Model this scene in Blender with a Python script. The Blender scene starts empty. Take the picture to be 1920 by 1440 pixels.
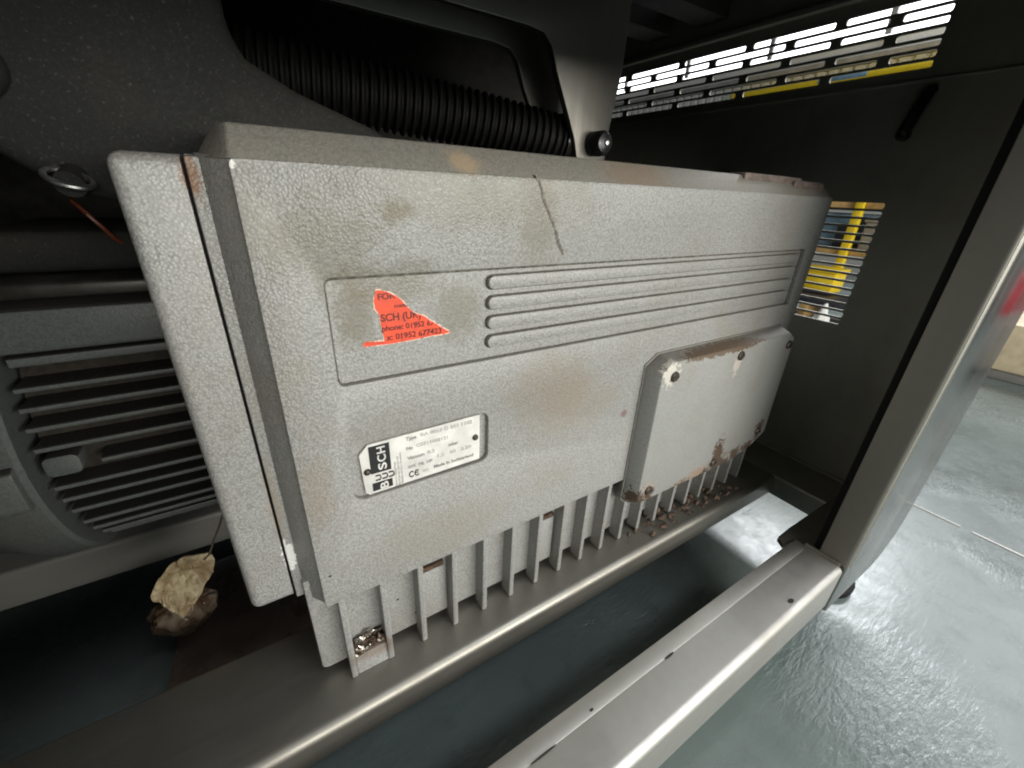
import bpy, bmesh, math, random
from mathutils import Vector, Matrix
random.seed(7)
C = bpy.context.scene.collection
SC = bpy.context.scene
S = 0.25          # one modelling unit = 0.25 m
ZF = 2.08         # floor lies 2.08 units below the lens

def W(x, y, z):
    return Vector((x * S, y * S, (z + ZF) * S))

# ------------------------------------------------------------------ camera
R = [[0.84723104, -0.52973479, 0.03975683],
     [-0.19235439, -0.37568015, -0.90656727],
     [0.49517608, 0.76042454, -0.4201847]]
cam = bpy.data.cameras.new('camera')
cam.sensor_width = 36.0
cam.lens = 774.46 / 1920 * 36.0
cam.clip_start = 0.01
cam.clip_end = 200
co = bpy.data.objects.new('camera', cam)
C.objects.link(co)
m = Matrix.Identity(4)
for i in range(3):
    m[i][0] = R[0][i]
    m[i][1] = -R[1][i]
    m[i][2] = -R[2][i]
m.translation = W(0, 0, 0)
co.matrix_world = m
SC.camera = co

# ------------------------------------------------------------------ world, lamps, exposure
world = bpy.data.worlds.new('World')
SC.world = world
world.use_nodes = True
bgn = world.node_tree.nodes['Background']
bgn.inputs[0].default_value = (0.94, 0.97, 1.0, 1)
bgn.inputs[1].default_value = 0.11

def area(name, loc, target, sx, sy, power, col):
    l = bpy.data.lights.new(name, 'AREA')
    l.shape = 'RECTANGLE'
    l.size = sx * S
    l.size_y = sy * S
    l.energy = power
    l.color = col
    o = bpy.data.objects.new(name, l)
    C.objects.link(o)
    o.location = W(*loc)
    o.rotation_euler = (W(*target) - W(*loc)).to_track_quat('-Z', 'Y').to_euler()
    return o

# daylight from the open shop front behind the photographer, and the shop's ceiling lamps
area('front_light', (2.3, -6.4, 0.75), (0.7, 1.0, -0.3), 8.4, 2.0, 49, (1.0, 0.972, 0.915))
area('window_light', (16.4, 4.0, 8.0), (2.8, 0.8, -2), 5.0, 1.6, 62, (0.95, 0.985, 1.0))
area('ceiling_lamp_near', (6.0, -6.0, 11.0), (4.5, -1.0, -2), 7.0, 2.0, 44, (0.95, 0.98, 1.0))
SC.view_settings.view_transform = 'Standard'
SC.view_settings.look = 'None'
SC.view_settings.exposure = 0.0
SC.view_settings.gamma = 1.0
SC.cycles.max_bounces = 8
SC.cycles.filter_width = 2.0

# ------------------------------------------------------------------ materials
class NT:
    def __init__(s, name):
        s.m = bpy.data.materials.new(name)
        s.m.use_nodes = True
        s.t = s.m.node_tree
        s.b = s.t.nodes['Principled BSDF']
        s._pos = None
    def n(s, typ, **kw):
        nd = s.t.nodes.new(typ)
        for k, v in kw.items():
            setattr(nd, k, v)
        return nd
    def l(s, a, b):
        s.t.links.new(a, b)
    def pos(s):
        if s._pos is None:
            s._pos = s.n('ShaderNodeNewGeometry').outputs['Position']
        return s._pos
    def mapped(s, scale, rot=(0, 0, 0)):
        mp = s.n('ShaderNodeMapping')
        s.l(s.pos(), mp.inputs[0])
        mp.inputs['Scale'].default_value = scale
        mp.inputs['Rotation'].default_value = rot
        return mp.outputs[0]
    def noise(s, scale, detail=3, rough=0.55, vec=None, dist=0.0):
        nd = s.n('ShaderNodeTexNoise')
        nd.inputs['Scale'].default_value = scale
        nd.inputs['Detail'].default_value = detail
        nd.inputs['Roughness'].default_value = rough
        nd.inputs['Distortion'].default_value = dist
        s.l(vec or s.pos(), nd.inputs['Vector'])
        return nd.outputs[0]
    def vor(s, scale, feature='F1', vec=None):
        nd = s.n('ShaderNodeTexVoronoi', feature=feature)
        nd.inputs['Scale'].default_value = scale
        s.l(vec or s.pos(), nd.inputs['Vector'])
        return nd.outputs['Distance']
    def ramp(s, fac, lo, hi, a=0.0, b=1.0):
        nd = s.n('ShaderNodeMapRange')
        nd.interpolation_type = 'SMOOTHSTEP'
        for k, v in zip(('From Min', 'From Max', 'To Min', 'To Max'), (lo, hi, a, b)):
            nd.inputs[k].default_value = v
        s.l(fac, nd.inputs[0])
        return nd.outputs[0]
    def math(s, op, a, b):
        nd = s.n('ShaderNodeMath', operation=op)
        for i, v in enumerate((a, b)):
            if isinstance(v, (int, float)):
                nd.inputs[i].default_value = v
            else:
                s.l(v, nd.inputs[i])
        return nd.outputs[0]
    def mix(s, fac, a, b):
        nd = s.n('ShaderNodeMix', data_type='RGBA')
        if isinstance(fac, (int, float)):
            nd.inputs[0].default_value = fac
        else:
            s.l(fac, nd.inputs[0])
        for i, v in ((6, a), (7, b)):
            if isinstance(v, tuple):
                nd.inputs[i].default_value = (*v, 1)
            else:
                s.l(v, nd.inputs[i])
        return nd.outputs[2]
    def near(s, p, rad, amp, nz, stretch=(1, 1, 1)):
        """soft mask around a place on the object, its outline broken up by noise"""
        sub = s.n('ShaderNodeVectorMath', operation='SUBTRACT')
        s.l(s.pos(), sub.inputs[0])
        sub.inputs[1].default_value = W(*p)
        mul = s.n('ShaderNodeVectorMath', operation='MULTIPLY')
        s.l(sub.outputs[0], mul.inputs[0])
        mul.inputs[1].default_value = stretch
        ln = s.n('ShaderNodeVectorMath', operation='LENGTH')
        s.l(mul.outputs[0], ln.inputs[0])
        d = s.math('ADD', ln.outputs['Value'], s.math('MULTIPLY', s.math('SUBTRACT', nz, 0.5), amp * S * 1.7))
        return s.ramp(d, rad * S, rad * S * 0.35)
    def col(s, v):
        if isinstance(v, tuple):
            s.b.inputs['Base Color'].default_value = (*v, 1)
        else:
            s.l(v, s.b.inputs['Base Color'])
    def val(s, k, v):
        if isinstance(v, (int, float)):
            s.b.inputs[k].default_value = v
        else:
            s.l(v, s.b.inputs[k])
    def bump(s, h, strength=0.3, dist=0.001, prev=None):
        nd = s.n('ShaderNodeBump')
        nd.inputs['Strength'].default_value = strength
        nd.inputs['Distance'].default_value = dist
        s.l(h, nd.inputs['Height'])
        if prev is not None:
            s.l(prev, nd.inputs['Normal'])
        s.l(nd.outputs[0], s.b.inputs['Normal'])
        return nd.outputs[0]

def paint(name, base, light, dust=0.25, stains=(), chips=(), bumpy=0.6, rough=0.47, met=0.12, updirt_shade=(0.155, 0.14, 0.11), upamt=0.3):
    """grey hammered silver paint with dust, stains and rust"""
    t = NT(name)
    cell = t.vor(620)
    fine = t.noise(420, 3, 0.6)
    speck = t.noise(520, 2, 0.6)
    big = t.noise(14, 4, 0.6)
    c = t.mix(t.ramp(cell, 0.05, 0.62), light, base)
    c = t.mix(t.ramp(fine, 0.38, 0.68, 0, 0.55), c, light)
    c = t.mix(t.ramp(speck, 0.60, 0.78, 0, 0.35), c, (0.12, 0.115, 0.1))
    c = t.mix(t.ramp(big, 0.45, 0.75, 0, dust), c, (0.27, 0.23, 0.17))
    nz = t.math('ADD', t.math('MULTIPLY', t.noise(55, 6, 0.75), 0.65), t.math('MULTIPLY', t.noise(210, 4, 0.7), 0.35))
    for p, rad, amp, colr, st, stretch in stains:
        mk = t.near(p, rad, amp, nz, stretch)
        c = t.mix(t.math('MULTIPLY', mk, st), c, colr)
    sep = t.n('ShaderNodeSeparateXYZ')
    geo = t.n('ShaderNodeNewGeometry')
    t.l(geo.outputs['True Normal'], sep.inputs[0])
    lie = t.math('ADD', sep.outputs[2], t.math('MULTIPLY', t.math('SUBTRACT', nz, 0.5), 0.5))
    c = t.mix(t.ramp(lie, 0.3, 0.6, 0, upamt), c, updirt_shade)      # settled dust and grease on faces that look up; painted shade on motor fins
    r = t.ramp(fine, 0.3, 0.7, rough - 0.08, rough + 0.12)
    t.b.inputs['Specular IOR Level'].default_value = 0.5 if met else 0.25
    if chips:
        nz2 = t.noise(190, 4, 0.7)
        for p, rad, amp, colr, stretch in chips:
            mk = t.ramp(t.near(p, rad, amp, nz2, stretch), 0.35, 0.5)
            c = t.mix(mk, c, colr)
    t.col(c)
    t.val('Roughness', r)
    t.val('Metallic', met)
    h = t.math('ADD', t.math('MULTIPLY', cell, -1.0), t.math('MULTIPLY', fine, 0.8))
    t.bump(h, bumpy, 0.00045)
    t.l(t.ramp(t.noise(22, 3, 0.6), 0.35, 0.65, bumpy * 0.45, bumpy * 1.25), t.b.inputs['Normal'].links[0].from_node.inputs['Strength'])
    return t.m

def steel(name, base=(0.50, 0.49, 0.45), rough=0.36, axis=0, stain=0.35, metal=1.0, streak=1.0):
    """brushed stainless sheet, scratches run along one axis"""
    t = NT(name)
    sc = [420, 420, 420]
    sc[axis] = 6
    st = t.noise(1, 4, 0.7, t.mapped(tuple(sc)))
    sc2 = [60, 60, 60]
    sc2[axis] = 4
    st2 = t.noise(1, 3, 0.6, t.mapped(tuple(sc2)))
    blot = t.noise(9, 5, 0.65)
    c = t.mix(t.ramp(blot, 0.42, 0.72, 0, stain), base, (0.23, 0.21, 0.175))
    c = t.mix(t.ramp(st2, 0.35, 0.7, 0, 0.14 * streak), c, tuple(min(1, v * 1.25) for v in base))
    spot = t.noise(150, 3, 0.7)
    c = t.mix(t.ramp(spot, 0.7, 0.78, 0, 0.5), c, (0.12, 0.1, 0.08))
    t.col(c)
    t.val('Metallic', metal)
    t.val('Roughness', t.ramp(t.math('ADD', t.math('MULTIPLY', st, streak), t.math('MULTIPLY', blot, 1.6 - streak)), 0.4, 1.1, rough - 0.05, rough + 0.12))
    b = t.bump(st, 0.05 * streak, 0.0003)
    t.bump(blot, 0.06, 0.006, b)
    return t.m

def plain(name, base, rough=0.5, metal=0.0, var=0.25, scale=60, bump=0.12, emit=0.0, dist=0.001, spec=0.5):
    t = NT(name)
    nz = t.noise(scale, 4, 0.6)
    dk = tuple(v * (1 - var) for v in base)
    lt = tuple(min(1, v * (1 + var * 0.6)) for v in base)
    c = t.mix(t.ramp(nz, 0.3, 0.7), dk, lt)
    t.col(c)
    t.val('Roughness', t.ramp(nz, 0.3, 0.7, max(0.03, rough - 0.08), min(1, rough + 0.08)))
    t.val('Metallic', metal)
    t.b.inputs['Specular IOR Level'].default_value = spec
    if emit:
        t.l(c, t.b.inputs['Emission Color'])
        t.val('Emission Strength', emit)
    if bump:
        t.bump(nz, bump, dist)
    return t.m

SMUDGE = (0.155, 0.135, 0.085)
BROWN = (0.16, 0.105, 0.06)
M = {}
M['paint'] = paint('hammered_grey_paint', (0.265, 0.268, 0.255), (0.42, 0.423, 0.405), 0.36, stains=[
    ((0.319, 1, -0.053), 0.055, 0.09, SMUDGE, 0.75, (1, 1, 1.2)),
    ((0.16, 1, -0.13), 0.16, 0.22, SMUDGE, 0.45, (1, 1, 1.3)),
    ((0.20, 1, -0.29), 0.10, 0.14, SMUDGE, 0.62, (1.4, 1, 0.8)),
    ((0.30, 1, -0.21), 0.14, 0.16, SMUDGE, 0.5, (0.8, 1, 1.8)),
    ((0.47, 1, -0.30), 0.11, 0.14, SMUDGE, 0.5, (1, 1, 1)),
    ((0.55, 1, 0.0), 0.30, 0.25, SMUDGE, 0.33, (0.6, 1, 2.2)),
    ((0.72, 1, -0.07), 0.10, 0.12, SMUDGE, 0.35, (1.2, 1, 0.7)),
    ((0.80, 1, -0.60), 0.22, 0.22, (0.27, 0.22, 0.16), 0.4, (0.8, 1, 1.3)),
    ((0.98, 1, -0.70), 0.18, 0.22, (0.30, 0.24, 0.17), 0.35, (0.8, 1, 1.2)),
    ((1.205, 1, -0.803), 0.022, 0.02, (0.22, 0.13, 0.12), 0.8, (1, 1, 1)),
    ((0.40, 1, -1.05), 0.25, 0.25, (0.27, 0.23, 0.17), 0.35, (0.7, 1, 1.6)),
    ((0.05, 1, -0.75), 0.10, 0.18, (0.27, 0.21, 0.15), 0.4, (1.6, 1, 0.5)),
    ((0.50, 1.04, 0.065), 0.06, 0.06, (0.38, 0.30, 0.19), 0.75, (1, 1, 1)),
    ((-0.055, 1.09, 0.0), 0.03, 0.04, (0.24, 0.13, 0.07), 0.85, (1.4, 1, 0.5)),
    ((-0.056, 1.09, -0.8), 0.03, 0.05, (0.34, 0.28, 0.2), 0.5, (1.3, 1, 0.15)),
    ((0.13, 1.02, -1.47), 0.10, 0.05, (0.17, 0.11, 0.065), 0.6, (0.8, 1, 1.6)),
], chips=[
    ((-0.05, 1.09, -1.0), 0.045, 0.05, (0.85, 0.85, 0.82), (2.2, 1, 0.55)),
    ((0.012, 1.0, 0.035), 0.012, 0.02, (0.85, 0.84, 0.8), (1, 1, 0.5)),
])
M['lid'] = paint('dusty_grey_paint', (0.20, 0.192, 0.168), (0.27, 0.258, 0.225), 0.35, stains=[
    ((0.50, 1.03, 0.065), 0.055, 0.06, (0.40, 0.31, 0.2), 0.8, (1, 1, 1)),
    ((1.1, 1.03, 0.06), 0.10, 0.08, (0.24, 0.17, 0.11), 0.5, (0.5, 1, 1)),
], bumpy=0.35, rough=0.6, upamt=0.0)
M['cover'] = paint('terminal_cover_paint', (0.29, 0.295, 0.28), (0.37, 0.375, 0.355), 0.32, stains=[
    ((1.9, 0.92, -1.25), 0.10, 0.14, BROWN, 0.9, (0.9, 1, 1.2)),
], chips=[
    ((1.35, 0.92, -0.625), 0.062, 0.085, (0.60, 0.57, 0.50), (1, 1, 0.9)),
    ((1.375, 0.92, -0.645), 0.032, 0.03, (0.15, 0.08, 0.05), (1, 1, 1)),
    ((1.82, 0.92, -0.66), 0.05, 0.085, (0.50, 0.46, 0.40), (1.5, 1, 0.6)),
    ((1.83, 0.92, -0.62), 0.022, 0.03, (0.13, 0.09, 0.06), (1, 1, 1)),
    ((2.255, 0.92, -0.645), 0.03, 0.03, (0.13, 0.09, 0.06), (1, 1, 1)),
    ((1.36, 0.92, -1.21), 0.05, 0.09, (0.42, 0.34, 0.27), (1, 1, 0.9)),
    ((1.375, 0.92, -1.235), 0.045, 0.06, (0.12, 0.07, 0.045), (1, 1, 1.0)),
    ((1.74, 0.92, -1.27), 0.085, 0.12, (0.34, 0.25, 0.19), (0.8, 1, 1)),
    ((1.88, 0.92, -1.19), 0.075, 0.10, (0.11, 0.075, 0.05), (1.2, 1, 0.55)),
    ((1.80, 0.92, -1.29), 0.06, 0.09, (0.10, 0.065, 0.045), (0.8, 1, 1)),
    ((2.05, 0.92, -1.24), 0.06, 0.10, (0.12, 0.085, 0.055), (0.9, 1, 1)),
    ((2.24, 0.92, -1.13), 0.06, 0.10, (0.13, 0.09, 0.06), (1.3, 1, 0.7)),
    ((1.60, 0.93, -1.275), 0.05, 0.10, (0.22, 0.15, 0.11), (0.5, 1, 1.2)),
    ((1.95, 0.93, -1.275), 0.07, 0.12, (0.10, 0.07, 0.05), (0.6, 1, 1.0)),
    ((2.16, 0.93, -1.22), 0.05, 0.10, (0.12, 0.08, 0.055), (0.7, 1, 1.2)),
    ((1.31, 0.95, -1.24), 0.06, 0.08, (0.10, 0.07, 0.05), (1, 1, 0.8)),
    ((1.70, 0.92, -0.575), 0.10, 0.08, (0.14, 0.10, 0.068), (0.25, 1, 2.5)),
], bumpy=0.22, rough=0.45, updirt_shade=(0.12, 0.088, 0.06))
M['motor'] = paint('motor_grey_paint', (0.095, 0.107, 0.10), (0.135, 0.144, 0.137), 0.12, bumpy=0.2, updirt_shade=(0.03, 0.028, 0.024), upamt=0.95)  # dark up-facing tone paints the shade on top of the fins
M['cast'] = paint('dark_cast_paint', (0.014, 0.0145, 0.013), (0.02, 0.0205, 0.019), 0.04, bumpy=0.04, rough=0.8, met=0.0, updirt_shade=(0.035, 0.033, 0.027))
M['steel_x'] = steel('brushed_steel_lengthwise', (0.56, 0.55, 0.515), 0.45, 0, 0.35, 1.0, 0.35)
M['steel_dirty'] = steel('greasy_brushed_steel', (0.31, 0.30, 0.265), 0.43, 0, 0.5, 0.92, 0.4)
M['steel_dull'] = steel('dull_rail_steel', (0.30, 0.30, 0.275), 0.5, 0, 0.4, 0.4, 0.4)
M['lip'] = steel('post_lip_steel', (0.27, 0.262, 0.23), 0.45, 2, 0.4, 0.7, 0.6)
M['steel_y'] = steel('brushed_steel_crosswise', (0.42, 0.41, 0.365), 0.40, 1, 0.4)
M['steel_z'] = steel('brushed_steel_upright', (0.50, 0.495, 0.475), 0.17, 2, 0.15)
M['panel'] = steel('dull_sheet_steel', (0.40, 0.392, 0.335), 0.55, 2, 0.4, 0.45)
M['arm_steel'] = steel('worn_lever_steel', (0.19, 0.184, 0.165), 0.45, 2, 0.4)
M['deck'] = plain('dark_deck_steel', (0.05, 0.05, 0.045), 0.6, 0.3, 0.3, 40, 0.1)
M['dark_metal'] = plain('dark_steel', (0.07, 0.068, 0.06), 0.5, 0.8, 0.3, 40, 0.1)
M['black'] = plain('black_rubber', (0.006, 0.0058, 0.0055), 0.65, 0.0, 0.3, 90, 0.15, spec=0.2)
M['black_gloss'] = plain('black_plastic', (0.012, 0.012, 0.012), 0.3, 0.0, 0.3, 90, 0.05)
M['line'] = plain('painted_shade', (0.13, 0.12, 0.10), 0.9, 0, 0.6, 200, 0.3)  # stands in for shade around the ribs and panel recess
M['groove'] = plain('dark_grime_shade', (0.035, 0.03, 0.022), 0.9, 0, 0.5, 200, 0.3)  # grime of small marks; on the motor core it paints shade
M['scratch'] = plain('scratch_grime', (0.19, 0.172, 0.14), 0.8, 0, 0.6, 260, 0.3)
M['plate'] = plain('white_enamel_plate', (0.74, 0.735, 0.69), 0.35, 0.0, 0.16, 55, 0.02)
M['ink'] = plain('black_ink', (0.012, 0.012, 0.013), 0.4, 0, 0.2, 90, 0.0)
M['ink_grey'] = plain('grey_print', (0.30, 0.30, 0.29), 0.5, 0, 0.2, 300, 0.0)
M['stamp'] = plain('faint_stamped_print', (0.52, 0.52, 0.50), 0.5, 0, 0.2, 300, 0.0)
M['ink_red'] = plain('dark_print_on_orange', (0.10, 0.012, 0.006), 0.5, 0, 0.3, 300, 0.0)
M['orange'] = plain('orange_red_paper', (0.86, 0.085, 0.03), 0.55, 0, 0.22, 150, 0.25)
M['orange_edge'] = plain('torn_paper_edge', (0.78, 0.62, 0.5), 0.7, 0, 0.2, 200, 0.1)
M['screw'] = plain('worn_screw_steel', (0.10, 0.085, 0.07), 0.5, 0.7, 0.5, 300, 0.3)
M['rust'] = plain('rust', (0.095, 0.055, 0.033), 0.9, 0, 0.6, 240, 0.6, dist=0.002)
M['rust_pale'] = plain('flaky_rust', (0.13, 0.088, 0.062), 0.9, 0, 0.6, 220, 0.6, dist=0.002)
M['brass'] = plain('brass_swarf', (0.62, 0.57, 0.48), 0.3, 0.9, 0.4, 400, 0.1)
M['paper'] = None
M['wire'] = plain('orange_wire', (0.13, 0.035, 0.014), 0.4, 0, 0.2, 80, 0)
M['string'] = plain('dull_string', (0.10, 0.075, 0.05), 0.8, 0, 0.3, 300, 0.2)
M['chrome'] = plain('chrome', (0.85, 0.85, 0.82), 0.35, 1.0, 0.1, 60, 0)
M['tape'] = plain('dusty_brown_tape', (0.16, 0.125, 0.105), 0.7, 0, 0.4, 150, 0.4)
M['yellow'] = plain('yellow_paint', (0.83, 0.60, 0.02), 0.4, 0, 0.1, 30, 0.02)
M['tan'] = plain('raw_shelf_board', (0.52, 0.33, 0.13), 0.7, 0, 0.25, 40, 0.1)
M['blue'] = plain('blue_plastic', (0.18, 0.30, 0.42), 0.4, 0, 0.2, 30, 0.02)
M['dark_box'] = plain('dark_plastic', (0.03, 0.03, 0.045), 0.5, 0, 0.3, 30, 0.02)
M['white'] = plain('white_sack', (0.80, 0.79, 0.76), 0.6, 0, 0.1, 20, 0.3, dist=0.01)
M['red'] = plain('red_plastic', (0.62, 0.02, 0.05), 0.35, 0, 0.15, 20, 0.02)
M['cream'] = plain('cream_board', (0.68, 0.58, 0.40), 0.6, 0, 0.25, 12, 0.1)
M['grey_far'] = plain('grey_paint_far', (0.28, 0.27, 0.26), 0.6, 0, 0.2, 10, 0.02)
M['skylight'] = plain('bright_window', (0.95, 0.96, 1.0), 0.5, 0, 0.02, 5, 0, emit=4.2)

t = NT('crumpled_oily_paper')
n1 = t.noise(60, 5, 0.65)
n2 = t.noise(160, 4, 0.7)
c = t.mix(t.ramp(n1, 0.35, 0.65), (0.22, 0.155, 0.075), (0.46, 0.39, 0.24))
c = t.mix(t.ramp(n2, 0.58, 0.72, 0, 0.8), c, (0.22, 0.15, 0.06))
t.col(c); t.val('Roughness', 0.6); t.bump(n1, 0.7, 0.004)
M['paper'] = t.m

t = NT('oily_clear_plastic')
n1 = t.noise(55, 4, 0.6)
t.col(t.mix(t.ramp(n1, 0.4, 0.65), (0.14, 0.085, 0.05), (0.34, 0.27, 0.20)))
t.val('Roughness', 0.12)
t.val('Transmission Weight', 0.45)
t.b.inputs['IOR'].default_value = 1.3
t.bump(n1, 0.6, 0.004)
M['plastic'] = t.m

t = NT('oil_stained_board')
n1 = t.noise(12, 5, 0.65)
t.col(t.mix(t.ramp(n1, 0.3, 0.7), (0.11, 0.08, 0.062), (0.21, 0.155, 0.12)))
t.val('Roughness', t.ramp(n1, 0.3, 0.7, 0.2, 0.45))
t.bump(t.noise(80, 3), 0.2, 0.001)
M['board'] = t.m

# painted workshop floor: glossy blue-grey, trowel ripples run one way
t = NT('glossy_blue_grey_floor_paint')
rip = t.noise(1, 4, 0.6, t.mapped((30, 125, 50), (0, 0, math.radians(-14))), 0.6)
rip2 = t.noise(1, 3, 0.6, t.mapped((9, 24, 20), (0, 0, math.radians(-14))), 0.4)
lump = t.noise(5, 4, 0.6)
dirt = t.noise(30, 5, 0.7)
c = t.mix(t.ramp(lump, 0.35, 0.65), (0.118, 0.15, 0.143), (0.15, 0.186, 0.178))
c = t.mix(t.ramp(dirt, 0.52, 0.75, 0, 0.55), c, (0.085, 0.10, 0.10))
t.col(c)
t.val('Roughness', t.ramp(dirt, 0.3, 0.7, 0.20, 0.30))
patch = t.ramp(t.noise(3.0, 3, 0.5), 0.46, 0.62)
h = t.math('MULTIPLY', t.math('ADD', rip, t.math('MULTIPLY', rip2, 0.45)), t.math('ADD', patch, 0.16))
fb = t.bump(h, 0.42, 0.0030)
pit = t.math('MULTIPLY', t.noise(1, 3, 0.65, t.mapped((70, 190, 90), (0, 0, math.radians(-14)))), patch)
t.bump(pit, 0.55, 0.0022, fb)
M['floor'] = t.m

t = NT('white_block_wall')
br = t.n('ShaderNodeTexBrick')
br.inputs['Scale'].default_value = 2.2
br.inputs['Color1'].default_value = (0.62, 0.61, 0.58, 1)
br.inputs['Color2'].default_value = (0.55, 0.54, 0.51, 1)
br.inputs['Mortar'].default_value = (0.45, 0.44, 0.42, 1)
br.inputs['Mortar Size'].default_value = 0.012
t.l(t.mapped((1, 1, 1), (math.radians(90), 0, math.radians(90))), br.inputs['Vector'])
t.col(br.outputs[0]); t.val('Roughness', 0.8)
M['wall'] = t.m

# ------------------------------------------------------------------ builders
def thing(name, label, cat, base, group=None):
    o = bpy.data.objects.new(name, None)
    o.empty_display_size = 0.05
    C.objects.link(o)
    o.location = W(*base)
    o['label'] = label
    o['category'] = cat
    if group:
        o['group'] = group
    return o

def tag(o, label, cat, group=None, kind=None):
    o['label'] = label
    if cat:
        o['category'] = cat
    if group:
        o['group'] = group
    if kind:
        o['kind'] = kind
    return o

def finish(name, me, mt, parent, smooth=True):
    for f in me.polygons:
        f.use_smooth = smooth
    if smooth:
        me.set_sharp_from_angle(angle=math.radians(38))
    if mt is not None:
        me.materials.clear()
        me.materials.append(mt)
    me.name = name
    o = bpy.data.objects.new(name, me)
    C.objects.link(o)
    if parent is not None:
        o.parent = parent
        # meshes are modelled at their place: undo the parent's own offset
        off = Vector((0, 0, 0))
        p = parent
        while p is not None:
            off += p.location
            p = p.parent
        o.location = -off
    return o

class MB:
    def __init__(s):
        s.bm = bmesh.new()
    def _v(s, pts):
        return [s.bm.verts.new(W(*p)) for p in pts]
    def hexa(s, p):
        v = s._v(p)
        for f in ((0, 3, 2, 1), (4, 5, 6, 7), (0, 1, 5, 4), (1, 2, 6, 5), (2, 3, 7, 6), (3, 0, 4, 7)):
            s.bm.faces.new([v[i] for i in f])
        return s
    def box(s, x0, x1, y0, y1, z0, z1):
        return s.hexa([(x0, y0, z0), (x1, y0, z0), (x1, y1, z0), (x0, y1, z0),
                       (x0, y0, z1), (x1, y0, z1), (x1, y1, z1), (x0, y1, z1)])
    def prism(s, poly, axis, a, b):
        """polygon in the two other axes (x,y,z order), run from a to b along axis"""
        def mk(u, v, w):
            return {0: (w, u, v), 1: (u, w, v), 2: (u, v, w)}[axis]
        n = len(poly)
        v0 = s._v([mk(u, v, a) for u, v in poly])
        v1 = s._v([mk(u, v, b) for u, v in poly])
        s.bm.faces.new(v0)
        s.bm.faces.new(v1[::-1])
        for i in range(n):
            j = (i + 1) % n
            s.bm.faces.new((v0[j], v0[i], v1[i], v1[j]))
        return s
    def rings(s, rings, cap=True):
        vs = [s._v(r) for r in rings]
        n = len(rings[0])
        for a, b in zip(vs, vs[1:]):
            for i in range(n):
                j = (i + 1) % n
                s.bm.faces.new((a[i], a[j], b[j], b[i]))
        if cap:
            s.bm.faces.new(vs[0][::-1])
            s.bm.faces.new(vs[-1])
        return s
    def tube(s, path, r, n=10, cap=True):
        P = [Vector(p) for p in path]
        rr = r if isinstance(r, (list, tuple)) else [r] * len(P)
        up = Vector((0.13, 0.31, 0.94))
        rs = []
        for i, p in enumerate(P):
            d = (P[min(i + 1, len(P) - 1)] - P[max(i - 1, 0)]).normalized()
            a = d.cross(up).normalized()
            b = d.cross(a)
            rs.append([tuple(p + (a * math.cos(2 * math.pi * k / n) + b * math.sin(2 * math.pi * k / n)) * rr[i]) for k in range(n)])
        return s.rings(rs, cap)
    def cyl(s, a, b, r, n=20, r2=None):
        return s.tube([a, b], [r, r if r2 is None else r2], n)
    def lathe(s, prof, axis, cu, cv, n=40):
        """profile of (along, radius) about an axis"""
        def mk(u, v, w):
            return {0: (w, u, v), 1: (u, w, v), 2: (u, v, w)}[axis]
        return s.rings([[mk(cu + r * math.cos(2 * math.pi * k / n), cv + r * math.sin(2 * math.pi * k / n), w) for k in range(n)] for w, r in prof])
    def bevel(s, w, seg=2, ang=30):
        bmesh.ops.recalc_face_normals(s.bm, faces=s.bm.faces)
        ed = [e for e in s.bm.edges if len(e.link_faces) == 2 and e.calc_face_angle(0) > math.radians(ang)]
        bmesh.ops.bevel(s.bm, geom=ed, offset=w * S, segments=seg, affect='EDGES', profile=0.5, clamp_overlap=True)
        return s
    def soft(s, w, seg, pick):
        bmesh.ops.recalc_face_normals(s.bm, faces=s.bm.faces)
        ed = [e for e in s.bm.edges if pick(e.verts[0].co.x / S, e.verts[1].co.x / S)]
        bmesh.ops.bevel(s.bm, geom=ed, offset=w * S, segments=seg, affect='EDGES', profile=0.5, clamp_overlap=True)
        return s
    def mesh(s):
        bmesh.ops.recalc_face_normals(s.bm, faces=s.bm.faces)
        me = bpy.data.meshes.new('m')
        s.bm.to_mesh(me)
        s.bm.free()
        return me
    def build(s, name, mt, parent=None, bevel=0, seg=2):
        if bevel:
            s.bevel(bevel, seg)
        return finish(name, s.mesh(), M[mt], parent)

def rrect(u0, u1, v0, v1, r, n=5, rs=None):
    rs = rs or (r, r, r, r)
    out = []
    for (cu, cv, a0, rad) in ((u1 - rs[0], v1 - rs[0], 0, rs[0]), (u0 + rs[1], v1 - rs[1], 90, rs[1]),
                              (u0 + rs[2], v0 + rs[2], 180, rs[2]), (u1 - rs[3], v0 + rs[3], 270, rs[3])):
        if rad <= 0:
            out.append((cu, cv))
            continue
        for k in range(n + 1):
            a = math.radians(a0 + 90 * k / n)
            out.append((cu + rad * math.cos(a), cv + rad * math.sin(a)))
    return out

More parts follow.
